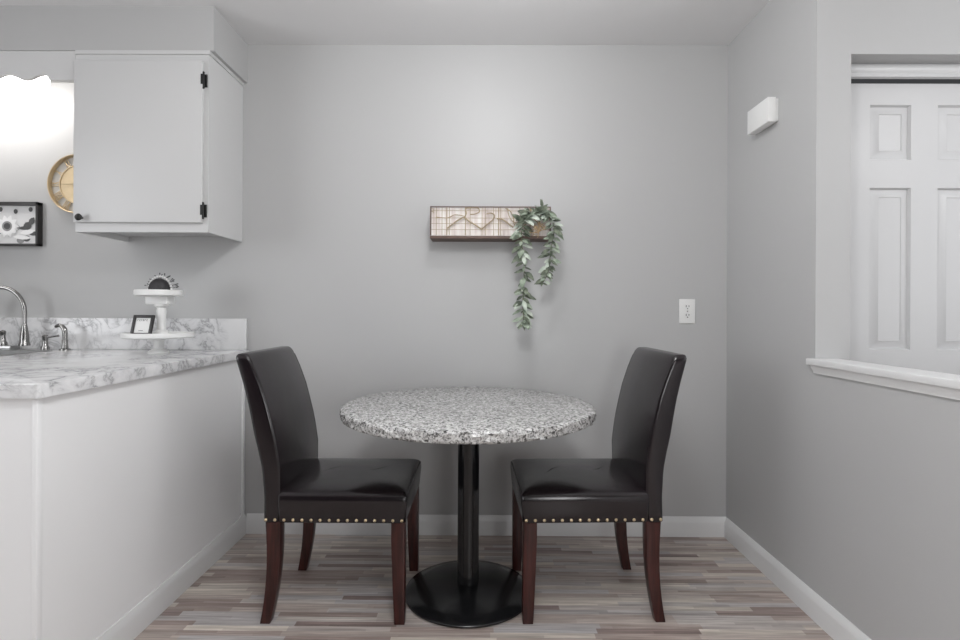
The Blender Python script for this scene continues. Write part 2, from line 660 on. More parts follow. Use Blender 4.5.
# cells of the L, leaving the sink hole open
xs = [X0c, SX0, SX1, Xi, X1c]
ys = [Yf, Yi, SY0, SY1, Yb_]
gv = {}


def gvx(x, y, z):
    k = (round(x, 4), round(y, 4), z)
    if k not in gv:
        gv[k] = bm.verts.new((x, y, z))
    return gv[k]


cells = set()
for i in range(4):
    for j in range(4):
        if j == 0 and i != 3:
            continue
        if i == 1 and j == 2:
            continue
        cells.add((i, j))
for (i, j) in cells:
    q = [(xs[i], ys[j]), (xs[i + 1], ys[j]), (xs[i + 1], ys[j + 1]), (xs[i], ys[j + 1])]
    bm.faces.new([gvx(*p, z1) for p in q])
    bm.faces.new([gvx(*p, z0) for p in q][::-1])
    for (di, dj, a, b) in ((0, -1, 0, 1), (1, 0, 1, 2), (0, 1, 2, 3), (-1, 0, 3, 0)):
        if (i + di, j + dj) not in cells:
            bm.faces.new([gvx(*q[a], z1), gvx(*q[a], z0), gvx(*q[b], z0), gvx(*q[b], z1)])
ce = [e for e in bm.edges if all(abs(v.co.x - X1c) < 1e-4 and abs(v.co.y - Yf) < 1e-4 for v in e.verts)]
bmesh.ops.bevel(bm, geom=ce, offset=.010, segments=4, profile=.5, affect='EDGES')
te = [e for e in bm.edges if abs(e.verts[0].co.z - z1) < 1e-5 and abs(e.verts[1].co.z - z1) < 1e-5 and len(e.link_faces) == 2 and any(abs(f.normal.z) < .5 for f in e.link_faces)]
bm.normal_update()
te = [e for e in bm.edges if abs(e.verts[0].co.z - z1) < 1e-5 and abs(e.verts[1].co.z - z1) < 1e-5 and len(e.link_faces) == 2 and any(abs(f.normal.z) < .5 for f in e.link_faces)]
bmesh.ops.bevel(bm, geom=te, offset=.003, segments=2, profile=.5, affect='EDGES')
tb.frombm(bm, 0, True)
under(tb, 'worktop', M['marble'], ct, sharp=30)
under(MB().box((X0c, -.021, .9152), (-1.176, -.001, 1.070), bev=.002), 'backsplash', M['marble'], ct)

# sink
sk = empty('sink', (-2.41, -.35, .72), 'stainless steel drop-in sink at the left edge of the marble counter', 'sink')
bs = MB()
a = .012


def rrect(x0, x1, y0, y1, r, z, n=5):
    out = []
    for cx, cy, a0 in ((x1 - r, y1 - r, 0), (x0 + r, y1 - r, 90), (x0 + r, y0 + r, 180), (x1 - r, y0 + r, 270)):
        for k in range(n + 1):
            t = R(a0 + 90 * k / n)
            out.append((cx + r * math.cos(t), cy + r * math.sin(t), z))
    return out


bs.rings([rrect(SX0 + .015, SX1 - .015, SY0 + .015, SY1 - .015, .05, .735), rrect(SX0 + .012, SX1 - .012, SY0 + .012, SY1 - .012, .05, .75),
          rrect(SX0 + .006, SX1 - .006, SY0 + .006, SY1 - .006, .03, .915), rrect(SX0 + .003, SX1 - .003, SY0 + .003, SY1 - .003, .03, .9175),
          rrect(SX0 - .010, SX1 + .010, SY0 - .010, SY1 + .010, .03, .9178), rrect(SX0 - .012, SX1 + .012, SY0 - .012, SY1 + .012, .03, .9153)], cap1=False)
under(bs, 'basin', M['steel'], sk)

# faucet
fa = empty('faucet', (-2.33, -.095, .9155), 'brushed nickel gooseneck faucet with lever handles behind the sink', 'faucet')
under(MB().box((-2.62, -.122, .9155), (-2.258, -.066, .9365), bev=.004), 'deck_plate', M['steel'], fa)
sp_ = MB()
fx, fy = -2.212, -.095
fx = -2.213
under(MB().lathe([(.023, .9365), (.023, .944), (.0195, .950), (.0185, .975), (.016, 1.00), (.012, 1.028), (.0095, 1.04)], (fx - .055 + .055, fy, 0), 20), 'spout_base', M['nickel'], fa)
pts = [(fx, fy, 1.02), (fx, fy, 1.06), (fx, fy, 1.10)]
for k in range(1, 17):
    t = PI * k / 16
    pts.append((fx - .105 + .105 * math.cos(t), fy - .03 * (1 - math.cos(t)) / 2, 1.10 + .117 * math.sin(t)))
pts.append((fx - .21, fy - .03, 1.06))
sp_.tube(pts, .0095, 14)
under(sp_, 'spout', M['nickel'], fa)
for (hx, hz, sgn) in ((-2.33, .9365, -1), (-2.225 + .0, .9155, 1)):
    pass


def handle(hx, hz, sgn):
    mb = MB()
    mb.lathe([(.018, hz), (.018, hz + .012), (.012, hz + .022), (.010, hz + .045), (.012, hz + .058), (.013, hz + .066), (.009, hz + .072), (.002, hz + .074)], (hx, fy, 0), 18)
    mb.tube([(hx, fy, hz + .062), (hx + sgn * .03, fy, hz + .064), (hx + sgn * .058, fy - .002, hz + .068), (hx + sgn * .066, fy - .002, hz + .069)], .005, 10, taper=[.006, .0045, .0045, .006])
    under(mb, 'handle', M['nickel'], fa)


handle(-2.318, .9365, -1)
handle(-2.112, .9155, 1)

spz = empty('side_sprayer', (-2.02, -.09, .9155), 'brushed nickel side sprayer right of the faucet handles on the counter', 'sprayer')
mb = MB()
mb.lathe([(.024, 0), (.023, .006), (.014, .010), (.012, .03), (.0125, .05)], (0, 0, 0), 18)
mb.build('sprayer_base', M['nickel'], spz)
mb = MB()
mb.tube([(0, 0, .045), (0, 0, .08), (-.003, 0, .100), (-.014, 0, .115), (-.032, 0, .120), (-.046, 0, .112)], .01, 12, taper=[.010, .011, .0115, .0105, .009, .007])
mb.build('spray_head', M['nickel'], spz)

# ------------------------------------------------------------------ wall cabinet, valance, under-valance light
wc_ = empty('wall_cabinet', (-1.49, 0, 1.45), 'white wall cabinet with black hinges and knob under the soffit', 'cabinet')
cx0, cx1, cf = -1.787, -1.203, -.332
b_ = MB()
b_.box((cx0, cf + .018, 1.478), (cx1 - .0, -.001, 2.2446))
b_.box((cx0, cf + .02, 1.452), (cx1, -.0, 1.452 + .001)) if False else None
b_.box((cx1 - .014, cf + .018, 1.452), (cx1, -.001, 1.478))
b_.box((cx0, cf + .018, 1.452), (cx0 + .014, -.001, 1.478))
under(b_, 'cabinet_body', M['cab'], wc_)
ff = MB()
ff.box((cx0, cf, 1.452), (cx0 + .03, cf + .018, 2.2446))
ff.box((cx1 - .03, cf, 1.452), (cx1, cf + .018, 2.2446))
ff.box((cx0 + .03, cf, 1.452), (cx1 - .03, cf + .018, 1.50))
ff.box((cx0 + .03, cf, 2.185), (cx1 - .03, cf + .018, 2.2446))
under(ff, 'face_frame', M['cab'], wc_)
under(MB().box((cx0 - .0, cf - .007, 2.229), (cx1 + .006, cf, 2.2448)).box((cx1, cf, 2.229), (cx1 + .006, -.001, 2.2448)), 'top_moulding', M['cab'], wc_)
wd = under(MB().box((cx0 + .004, cf - .019, 1.492), (cx1 - .020, cf - .001, 2.196), bev=.0025), 'door', M['cab'], wc_)
for hz in (2.113, 1.545):
    hm = MB()
    hm.box((cx1 - .019, cf - .006, hz - .028), (cx1 - .005, cf - .0005, hz + .028), bev=.0015)
    hm.box((cx1 - .0255, cf - .021, hz - .020), (cx1 - .016, cf - .0185, hz + .024))
    hm.lathe([(.0045, hz - .030), (.0045, hz + .030)], (cx1 - .0175, cf - .012, 0), 10)
    hm.lathe([(.003, hz - .037), (.0052, hz - .034), (.0052, hz - .030)], (cx1 - .0175, cf - .012, 0), 10)
    hm.lathe([(.0052, hz + .030), (.0052, hz + .034), (.003, hz + .037)], (cx1 - .0175, cf - .012, 0), 10)
    hm.build('hinge', M['hinge'], wd)
kb = MB()
kb.lathe([(.005, 0), (.006, .01), (.013, .016), (.0155, .023), (.011, .030), (.002, .033)], (cx0 + .044, cf - .019, 1.510), 18, axis='Y')
kb.build('knob', M['hinge'], wd)

# scalloped valance
vx1 = cx0 - .002
poly = [(-3.38, 2.2446), (-3.38, 2.135)]
x = -3.36
edge = []
xs_ = -1.905
per = .158
pts = []
N = 170
for i in range(N + 1):
    xx = -3.38 + (xs_ + 3.38) * i / N
    u = (xs_ - xx)
    # flat lobe pattern: narrow dip between two broad humps
    ph = (u % per) / per
    if u < .018:
        zz = 2.118 + .024 * math.sin(PI / 2 * u / .018)
    else:
        zz = 2.119 + .023 * (.5 + .5 * math.cos(2 * PI * ((u - .03) / per)))
    pts.append((xx, zz))
poly = [(-3.38, 2.2446)] + pts + [(xs_, 2.118), (vx1, 2.118), (vx1, 2.2446)]
va = MB().prism(poly, cf, cf + .018)
tag(va.build('valance', M['cab']), 'white scalloped wooden valance left of the wall cabinet over the sink', 'valance')
# fluorescent fixture
fl = empty('sink_light', (-2.5, -.17, 2.245), 'bright white ceiling strip light glowing behind the scalloped valance', 'light')
fb = MB()
fb.box((-2.95, -.30, 2.215), (-2.03, -.15, 2.2452))
under(fb, 'housing', M['plastic'], fl)
df = MB()
rs = []
prof = [(-.24, 2.215), (-.236, 2.19), (-.22, 2.165), (-.19, 2.150), (-.17, 2.147), (-.15, 2.150), (-.12, 2.165), (-.104, 2.19), (-.10, 2.215)]
for xx, k in ((-2.95, .9), (-2.94, 1), (-2.06, 1), (-2.045, .96), (-2.035, .8)):
    rs.append([(xx, -.17 + (y + .17) * k, 2.215 + (z - 2.215) * k) for y, z in prof])
rs = [[(x, y - .052, z - (.02 if z < 2.2 else 0)) for x, y, z in r] for r in rs]
df.rings(rs, closed=True)
under(df, 'diffuser', M['tube'], fl)

# ------------------------------------------------------------------ dining chairs


def rr2(u0, u1, v0, v1, r, n=4):
    out = []
    for cu, cv, a0 in ((u1 - r, v1 - r, 0), (u0 + r, v1 - r, 90), (u0 + r, v0 + r, 180), (u1 - r, v0 + r, 270)):
        for k in range(n + 1):
            t = R(a0 + 90 * k / n)
            out.append((cu + r * math.cos(t), cv + r * math.sin(t)))
    return out


def interp(tab, z):
    for (z0, a), (z1, b) in zip(tab, tab[1:]):
        if z <= z1:
            t = (z - z0) / (z1 - z0)
            return a + (b - a) * t
    return tab[-1][1]


CW = .44     # width
UF = .503    # seat front
ZB = .362    # upholstery bottom
OUT = [(.36, 0), (.45, .0), (.55, -.008), (.61, -.021), (.673, -.037), (.735, -.049), (.797, -.062), (.865, -.080), (.96, -.109)]
THK = [(.36, .056), (.45, .060), (.55, .068), (.67, .077), (.80, .070), (.88, .062), (.95, .052)]


def make_chair(label):
    t = empty('dining_chair', (0, 0, 0), label, 'chair', )
    h = CW / 2
    # backrest
    mb = MB()
    rs = []
    zs = [ZB, ZB + .004] + [.37 + k * .0272 for k in range(1, 21)]
    ztop = .957
    zs = [z for z in zs if z < .915] + [.918, .935, .943, .949, .953, .956, .957]
    for z in zs:
        o, th = interp(OUT, z), interp(THK, z)
        ins = 0
        if z > .935:
            q = min(1, (z - .935) / (ztop - .935))
            ins = .013 * (1 - math.sqrt(max(0, 1 - q * q)))
        if z == ZB:
            ins = .003
        u0, u1 = o + ins, o + th - ins
        v = h - ins
        ring = rr2(u0, u1, -v, v, min(.012, (u1 - u0) / 2.3))
        # light crown on the front face
        rr = []
        for (a, b) in ring:
            rr.append((a, b, z + (.005 if z > .93 else 0) * (1 - (b / h) ** 2)))
        rs.append(rr)
    mb.rings(rs)
    back = mb.build('backrest', M['leather'], t, sharp=50)
    # piping seams along the front edges of the back
    for s in (-1, 1):
        pp = []
        for k in range(20):
            z = .452 + (.925 - .452) * k / 19
            pp.append((interp(OUT, z) + interp(THK, z) - .0032, s * (h - .0032), z))
        MB().tube(pp, .0026, 6).build('piping', M['leather'], back)
    # seat: apron and crowned cushion
    mb = MB()
    rs = []
    u0 = .050
    for z, ins in ((ZB, .003), (ZB + .004, 0), (.40, -.003), (.435, -.006), (.458, -.005), (.467, .002), (.4725, .011), (.4765, .024), (.4805, .044), (.4845, .072), (.4880, .105), (.4907, .14), (.4925, .175), (.4932, .20)):
        du = min(ins, .02) if ins > .02 else ins
        ring = rr2(u0 + max(0, ins - .013), UF - ins, -h + ins, h - ins, max(.006, .014 + ins * .5) if ins < .15 else .016)
        rs.append([(a, b, z) for a, b in ring])
    mb.rings(rs)
    seat = mb.build('seat', M['leather'], t, sharp=60)
    # seam line round the cushion
    pp = [(.062, -h - .004, .460), (.2, -h - .004, .461), (.36, -h - .004, .461), (UF - .03, -h - .004, .461), (UF - .010, -h - .001, .461), (UF + .004, -h + .016, .461),
          (UF + .005, -.1, .461), (UF + .005, .1, .461), (UF + .004, h - .016, .461), (UF - .010, h + .001, .461), (UF - .03, h + .004, .461), (.36, h + .004, .461), (.2, h + .004, .461), (.062, h + .004, .460)]
    MB().tube(pp, .0022, 6).build('piping', M['leather'], seat)
    # legs

    def leg(pts_, name='leg'):
        m_ = MB()
        m_.rings([rr3(u, v, z, a, b) for (u, v, z, a, b) in pts_], smooth=True)
        return m_.build(name, M['leg'], t, sharp=35)

    def rr3(u, v, z, a, b):
        r = .003
        return [(p, q, z) for p, q in rr2(u - a, u + a, v - b, v + b, r, 2)]
    for s in (-1, 1):
        vc = s * (h - .028)
        # front leg, straight taper
        leg([(UF - .027, vc, ZB + .03, .0245, .023), (UF - .027, vc, .30, .0245, .023), (UF - .024, vc + s * .001, .12, .0215, .020), (UF - .0215, vc + s * .003, .03, .0195, .018), (UF - .021, vc + s * .003, .001, .0185, .017)])
        # rear leg, swept back
        P = []
        for k in range(11):
            z = (ZB + .03) * (1 - k / 10) + .001
            q = max(0, 1 - z / .36)
            u = .0325 + .004 * math.sin(q * PI) - .028 * q ** 2.4
            P.append((u, vc + s * .002 * q, z, .0265 - .0085 * q, .023 - .005 * q))
        leg(P)
        for (lx, ly) in ((UF - .021, vc + s * .003), (.0325 - .024, vc + s * .002)):
            pass
    # brass nail heads
    nm = MB()
    nm.lathe([(.0060, 0), (.0058, .0012), (.0045, .0030), (.0022, .0042), (.0004, .0046)], (0, 0, 0), 10)
    first = nm.build('nail_head', M['brass'], t)
    first.hide_render = False
    spots = []
    for s in (-1, 1):
        for k in range(16):
            spots.append((.010 + k * (UF - .022) / 15, s * (h + .0), .3725, R(90) * (1 if s < 0 else -1), 0))
    for i, (u, v, z, rx, ry) in enumerate(spots):
        o = first if i == 0 else first.copy()
        if i:
            COL.objects.link(o)
            o.parent = t
        o.location = (u, v, z)
        o.rotation_euler = (rx, ry, 0)
    return t


def copy_tree(o, parent=None):
    c = o.copy()
    COL.objects.link(c)
    c.parent = parent
    for ch in list(o.children):
        copy_tree(ch, c)
    return c


chair = make_chair('dark brown leather parsons chair left of the round table beside the counter')
chair.location = (-.773, -.780 + CW / 2, 0)
chair2 = copy_tree(chair)
chair2['label'] = 'dark brown leather parsons chair right of the round table near the wall outlet'
chair['group'] = chair2['group'] = 'parsons chairs at the round table'
chair2.location = (.6395, -.752 + CW / 2, 0)
chair2.rotation_euler = (0, 0, PI + R(2.2))
for part in chair2.children:
    if part.name.startswith('backrest'):
        th = R(1.8)
        part.rotation_euler = (0, th, 0)
        part.location = (-.4 * math.sin(th), 0, .4 - .4 * math.cos(th))

# ------------------------------------------------------------------ table
TC = (-.054, -.545)
tb = empty('dining_table', (TC[0], TC[1], 0), 'round speckled granite bistro table with black pedestal between the chairs', 'table')
rng = random.Random(3)
nseg = 200
RT = .487
h1 = [rng.uniform(-1, 1) for _ in range(nseg * 8)]


def wob(j, l):
    a = 2 * PI * j / nseg
    return 1.7 * (.0012 * math.sin(23 * a + l * 2.1) + .0012 * math.sin(41 * a - l * 1.3) + .0014 * h1[(j + l * nseg) % len(h1)])


top = MB()
prof = [(0, .750), (.25, .750), (RT - .010, .750), (RT - .003, .748), (RT, .743), (RT + .0005, .735), (RT - .001, .727), (RT - .001, .719), (RT - .004, .712), (RT - .010, .709), (.2, .709), (0, .709)]
rs = []
for l, (r, z) in enumerate(prof):
    if r == 0:
        r = .001
    k = 1 if r > RT - .005 and .709 < z < .7499 else (.4 if r > .4 else 0)
    rs.append([((r + wob(j, l % 8) * k) * math.cos(2 * PI * j / nseg), (r + wob(j, l % 8) * k) * math.sin(2 * PI * j / nseg), z) for j in range(nseg)])
top.rings(rs)
top.build('tabletop', M['granite'], tb, sharp=50, loc=(0, -.022, 0))
MB().lathe([(.001, .038), (.0445, .038), (.0425, .050), (.0425, .69), (.001, .69)], (0, 0, 0), 48).build('pole', M['black_metal'], tb, sharp=50)
MB().lathe([(.001, .700), (.16, .700), (.16, .7085), (.001, .7085)], (0, 0, 0), 40).lathe([(.001, .68), (.07, .68), (.09, .7), (.001, .7)], (0, 0, 0), 32).build('mounting_plate', M['black_metal'], tb, sharp=30)
MB().lathe([(.001, .001), (.246, .001), (.250, .004), (.250, .009), (.246, .013), (.20, .024), (.10, .039), (.055, .045), (.001, .046)], (0, 0, 0), 96).build('base_plate', M['base_metal'], tb, sharp=40)

# ------------------------------------------------------------------ wall shelf basket with wire branches
D0, D1 = -.125, -.002
sx0, sx1, sz0, sz1 = -.253, .321, 1.458, 1.611
sh = empty('wall_shelf', ((sx0 + sx1) / 2, 0, sz0), 'shallow whitewashed wall box with bronze wire branches on grey wall', 'wall decor')
under(MB().box((sx0 + .004, -.108, sz0 + .016), (sx1 - .004, -.100, sz1 - .004)), 'back_panel', M['slats'], sh)
fr = MB()
fr.box((sx0, D0, sz0), (sx1, D1, sz0 + .013), bev=.0015)
under(fr, 'bottom_board', M['box_wood'], sh)
fr = MB()
fr.box((sx0, D0, sz1 - .005), (sx1, D0 + .006, sz1))
fr.box((sx0, D1 - .006, sz1 - .004), (sx1, D1, sz1))
for xx in (sx0, sx1 - .006):
    fr.box((xx, D0, sz0 + .016), (xx + .006, D0 + .006, sz1 - .005))
    fr.box((xx + .001, D0, sz1 - .004), (xx + .005, D1, sz1))
    fr.box((xx + .001, D0 + .006, sz0 + .085), (xx + .004, D1, sz0 + .088))
under(fr, 'metal_frame', M['box_wood'], sh)
wr = MB()


def P(px, py):       # photo offsets within the crop of the box face, mapped to the front plane of the box
    return (sx0 + (px - 60) / (1325 - 60) * (sx1 - sx0), D0 + .004, sz1 - (py - 72) / (395 - 72) * (sz1 - sz0 - .014))


def wire(pl, r=.0019):
    r *= 1.25
    # smooth the polyline
    q = [Vector(P(*p)) for p in pl]
    out = []
    for i in range(len(q) - 1):
        p0, p1, p2, p3 = q[max(0, i - 1)], q[i], q[i + 1], q[min(len(q) - 1, i + 2)]
        for k in range(5):
            t = k / 5
            out.append(.5 * ((2 * p1) + (p2 - p0) * t + (2 * p0 - 5 * p1 + 4 * p2 - p3) * t * t + (3 * p1 - p0 - 3 * p2 + p3) * t ** 3))
    out.append(q[-1])
    wr.tube(out, r, 6)


wire([(235, 320), (300, 265), (360, 220), (415, 195), (470, 235), (540, 280), (600, 325)], .0028)
wire([(120, 190), (240, 200), (320, 165), (415, 180)])
wire([(415, 195), (440, 150), (430, 100), (480, 85), (560, 90), (575, 130), (530, 155), (480, 160)], .0024)
wire([(600, 325), (660, 270), (720, 215), (735, 170), (700, 145), (650, 155)], .0024)
wire([(760, 205), (820, 215), (880, 260), (930, 300)], .0028)
wire([(850, 90), (905, 130), (935, 200), (940, 260), (980, 330)], .002)
wire([(870, 90), (890, 180), (940, 245), (1020, 240), (1080, 180)], .0018)
wire([(980, 330), (1060, 270), (1120, 200), (1180, 240), (1250, 320)], .0024)
wire([(1100, 90), (1140, 140), (1120, 200)], .002)
for px in (125, 185, 235, 262, 430, 480, 605, 640, 725, 778, 800, 1000, 1110, 1200):
    wire([(px, 74), (px, 392)], .0012 if px not in (235, 430, 778, 1110) else .002)
for py in (120, 200, 262, 328):
    wire([(66, py), (700, py), (1320, py)], .0010)
for (x_, y_) in ((65, 100), (65, 130)):
    wire([(x_, y_), (x_ + 30, y_), (x_ + 30, y_ + 20)], .0014)
under(wr, 'wire_branches', M['bronze'], sh)

# trailing plant
pl_ = empty('hanging_plant', (.27, -.13, 1.60), 'trailing sage green leafy vine hanging over the right end of wall box', 'plant')


def leafshape(mb, p, d, up, L, W, mi, bend=.25):
    d = d.normalized()
    sd = d.cross(up)
    if sd.length < 1e-3:
        sd = d.orthogonal()
    sd.normalize()
    nn = sd.cross(d).normalized()
    st = [(0, .05), (.15, .42), (.35, .92), (.55, 1.0), (.78, .68), (.93, .28), (1, .03)]
    o = len(mb.v)
    for s_, wd_ in st:
        c = p + d * (L * s_) - nn * (bend * L * s_ * s_)
        hw = W * wd_ / 2
        cup = nn * (hw * .35)
        th = nn * .0007
        mb.v += [c - sd * hw + cup + th, c + th, c + sd * hw + cup + th, c + sd * hw + cup - th, c - th, c - sd * hw + cup - th]
    for i in range(len(st) - 1):
        for j in range(6):
            k = (j + 1) % 6
            mb.face([o + i * 6 + j, o + i * 6 + k, o + (i + 1) * 6 + k, o + (i + 1) * 6 + j], mi, True)


# pixel based vine centre lines turned into world points on the plane just before the box
def pw(px, py, y=-.15):
    dd = y + 2.6593
    return Vector(((px - 483.2) / 533.46 * dd, y, 1.1127 + (311.4 - py) / 533.46 * dd))


def vine(line, dens, spread, sizes, seed, name='vine'):
    rg = random.Random(seed)
    ptsw = [pw(*p) for p in line]
    fine = []
    for i in range(len(ptsw) - 1):
        p0, p1, p2, p3 = ptsw[max(0, i - 1)], ptsw[i], ptsw[i + 1], ptsw[min(len(ptsw) - 1, i + 2)]
        for k in range(8):
            t = k / 8
            fine.append(.5 * ((2 * p1) + (p2 - p0) * t + (2 * p0 - 5 * p1 + 4 * p2 - p3) * t * t + (3 * p1 - p0 - 3 * p2 + p3) * t ** 3))
    fine.append(ptsw[-1])
    mb = MB()
    mb.tube(fine, .0022, 6, mi=0)
    mb2 = mb
    n = len(fine)
    for i in range(dens):
        f = (i + rg.random()) / dens
        idx = min(n - 2, int(f * (n - 1)))
        p = fine[idx].lerp(fine[idx + 1], rg.random())
        tdir = (fine[idx + 1] - fine[idx]).normalized()
        ang = (i * 137.5 + rg.uniform(-25, 25)) * PI / 180
        side = Vector((math.cos(ang), -abs(math.sin(ang)) * .8 + .15, rg.uniform(-.15, .25)))
        d = side * spread + tdir * rg.uniform(.3, .75)
        L = rg.uniform(*sizes) * (1 - .25 * f)
        up = Vector((rg.uniform(-.5, .5), -1, rg.uniform(.2, .9)))
        mi = rg.choice([1, 1, 2, 2, 3, 2])
        leafshape(mb, p, d, up, L, L * rg.uniform(.24, .50), mi, rg.uniform(.05, .35))
    o = mb.build(name, [M['stem'], M['leaf1'], M['leaf2'], M['leaf3']], pl_, fix=False)
    o.location = tuple(-c for c in pl_.location)
    return o


vine([(536, 213), (527, 216), (522, 228), (522, 246), (524, 262), (524, 285), (523, 303), (524, 318), (524, 325)], 92, 1.2, (.040, .080), 5)
vine([(539, 213), (548, 216), (554, 227), (552, 243), (550, 258), (548, 273), (542, 284)], 68, 1.15, (.036, .074), 9)
vine([(522, 224), (529, 215), (536, 214), (542, 212), (549, 217)], 34, 1.25, (.042, .078), 21, 'leaf_crown')
vine([(539, 222), (541, 213), (542, 205)], 8, .6, (.035, .05), 33, 'leaf_crown')
# little nest of tan twigs in the middle of the greenery
tw = MB()
rg = random.Random(12)
for i in range(26):
    c = pw(537 + rg.uniform(-4, 6), 230 + rg.uniform(-6, 6), -.155)
    a = rg.uniform(0, PI)
    d = Vector((math.cos(a), rg.uniform(-.2, .2), math.sin(a))) * rg.uniform(.010, .022)
    tw.tube([c - d, c + Vector((0, -.006, 0)), c + d], .0016, 5)
under(tw, 'twig_nest', M['twig'], pl_)

# ------------------------------------------------------------------ wall outlet
ot = empty('wall_outlet', (1.015, 0, 1.117), 'white duplex electrical outlet plate low on the grey wall', 'outlet')
MB().box((-.040, -.006, -.061), (.040, -.0005, .061), bev=.003).build('cover_plate', M['plastic'], ot)
for s in (-1, 1):
    rc = MB()
    rc.rings([[(a, y, b) for a, b in rr2(-.0165, .0165, s * .0215 - .0145, s * .0215 + .0145, .008)] for y in (-.0055, -.0085)]).build('receptacle', M['plastic'], ot)
    sl = MB()
    sl.box((-.0085, -.0092, s * .0215 - .001), (-.0050, -.008, s * .0215 + .0085))
    sl.box((.0050, -.0092, s * .0215 + .000), (.0085, -.008, s * .0215 + .0075))
    sl.lathe([(.0032, .008), (.0032, .0092)], (0, 0, s * .0215 - .0075), 12, axis='Y')
    sl.build('slots', M['plastic_dark'], ot)
MB().lathe([(.003, .006), (.003, .0075), (.001, .008)], (0, 0, 0), 12, axis='Y').build('screw', M['nickel'], ot)

# ------------------------------------------------------------------ door chime on the right wall
ch = empty('door_chime', (XR, -.375, 1.95), 'white plastic door chime box high on the right wall', 'door chime')
MB().box((-.046, -.085, -.052), (-.012, .085, .050), bev=.0015).build('cover', M['plastic'], ch)
MB().box((-.013, -.080, -.047), (-.0005, .080, .045)).build('back_plate', M['plastic'], ch)

# ------------------------------------------------------------------ clock
CR = .147
ck = empty('wall_clock', (-2.014, 0, 1.735), 'round gold wall clock with roman numerals partly behind wall cabinet', 'clock')
MB().lathe([(CR - .004, .004), (CR, .004), (CR, .030), (CR - .002, .032), (CR - .005, .030), (CR - .005, .006)], (0, 0, 0), 72, axis='Y').build('rim', M['gold'], ck)
mb = MB()
mb.lathe([(.094, .010), (.098, .010), (.098, .016), (.094, .016), (.0939, .012)], (0, 0, 0), 60, axis='Y')
mb.build('inner_ring', M['gold'], ck)
MB().lathe([(.001, .003), (.141, .003), (.141, .007), (.001, .007)], (0, 0, 0), 60, axis='Y').build('dial', M['clockface'], ck)
for hr in range(12):
    rom = ['XII', 'I', 'II', 'III', 'IV', 'V', 'VI', 'VII', 'VIII', 'IX', 'X', 'XI'][hr]
    ang = PI / 2 - hr * PI / 6
    mb = MB()
    er = Vector((math.cos(ang), 0, math.sin(ang)))
    et = Vector((math.sin(ang), 0, -math.cos(ang)))
    wd_ = {'I': .0085, 'V': .017, 'X': .017}
    tot = sum(wd_[c] for c in rom)
    x = -tot / 2

    def bar(t0, r0, t1, r1):
        off = Vector((0, -.014, 0))
        a, b = er * r0 + et * t0 + off, er * r1 + et * t1 + off
        mb.tube([a, b], .0022, 6)
    for c in rom:
        w_ = wd_[c]
        c0, c1, cm = x + .002, x + w_ - .002, x + w_ / 2
        if c == 'I':
            bar(cm, .098, cm, .143)
        elif c == 'V':
            bar(c0, .143, cm, .098)
            bar(c1, .143, cm, .098)
        else:
            bar(c0, .143, c1, .098)
            bar(c1, .143, c0, .098)
        x += w_
    mb.build('numeral', M['gold'], ck)
MB().lathe([(.001, .007), (.034, .007), (.034, .012), (.028, .016), (.001, .0165)], (0, 0, 0), 28, axis='Y').build('hub', M['gold'], ck)
mb = MB()
mb.prism([(.0, -.002), (-.115, -.0008), (-.115, .0008), (0, .002)], -.019, -.0175)
mb.build('hand', M['bronze'], ck)
mb = MB()
mb.prism([(-.003, 0), (-.0012, -.080), (.0012, -.080), (.003, 0)], -.0215, -.020)
mb.build('hand', M['bronze'], ck)

# ------------------------------------------------------------------ sunflower picture
px0, px1, pz0, pz1 = -2.60, -2.204, 1.427, 1.643
pf = empty('picture_frame', ((px0 + px1) / 2, 0, pz0), 'black framed black and white sunflower photograph on the kitchen wall', 'picture')
f = MB()
fw = .022
for (a, b) in (((px0, pz0), (px1, pz0 + .010)), ((px0, pz1 - fw * .75), (px1, pz1)), ((px0, pz0), (px0 + fw, pz1)), ((px1 - .011, pz0), (px1, pz1))):
    f.box((a[0], -.034, a[1]), (b[0], -.001, b[1]), bev=.0015)
under(f, 'frame', M['black_wood'], pf)
pr = MB()
pr.box((px0 + .01, -.018, pz0 + .006), (px1 - .01, -.010, pz1 - .01), mi=0)
yy = [-.0182]


def blob(cx, cz, pts2, mi):
    yy[0] -= .00006
    o = len(pr.v)
    xa, xb, za, zb = px0 + fw, px1 - .011, pz0 + .010, pz1 - fw * .75
    pr.v += [Vector((min(xb, max(xa, cx + a)), yy[0], min(zb, max(za, cz + b)))) for a, b in pts2]
    pr.face(list(range(o, o + len(pts2))), mi)


def petal(cx, cz, ang, r0, L, W, mi):
    q = []
    for s_, w_ in ((0, .2), (.25, .8), (.5, 1), (.75, .75), (1, 0), (.75, -.75), (.5, -1), (.25, -.8), (0, -.2)):
        a, b = r0 + L * s_, W / 2 * w_
        q.append((a * math.cos(ang) - b * math.sin(ang), a * math.sin(ang) + b * math.cos(ang)))
    blob(cx, cz, q, mi)


def disc(cx, cz, rx, rz, mi, n=20):
    blob(cx, cz, [(rx * math.cos(2 * PI * k / n), rz * math.sin(2 * PI * k / n)) for k in range(n)], mi)


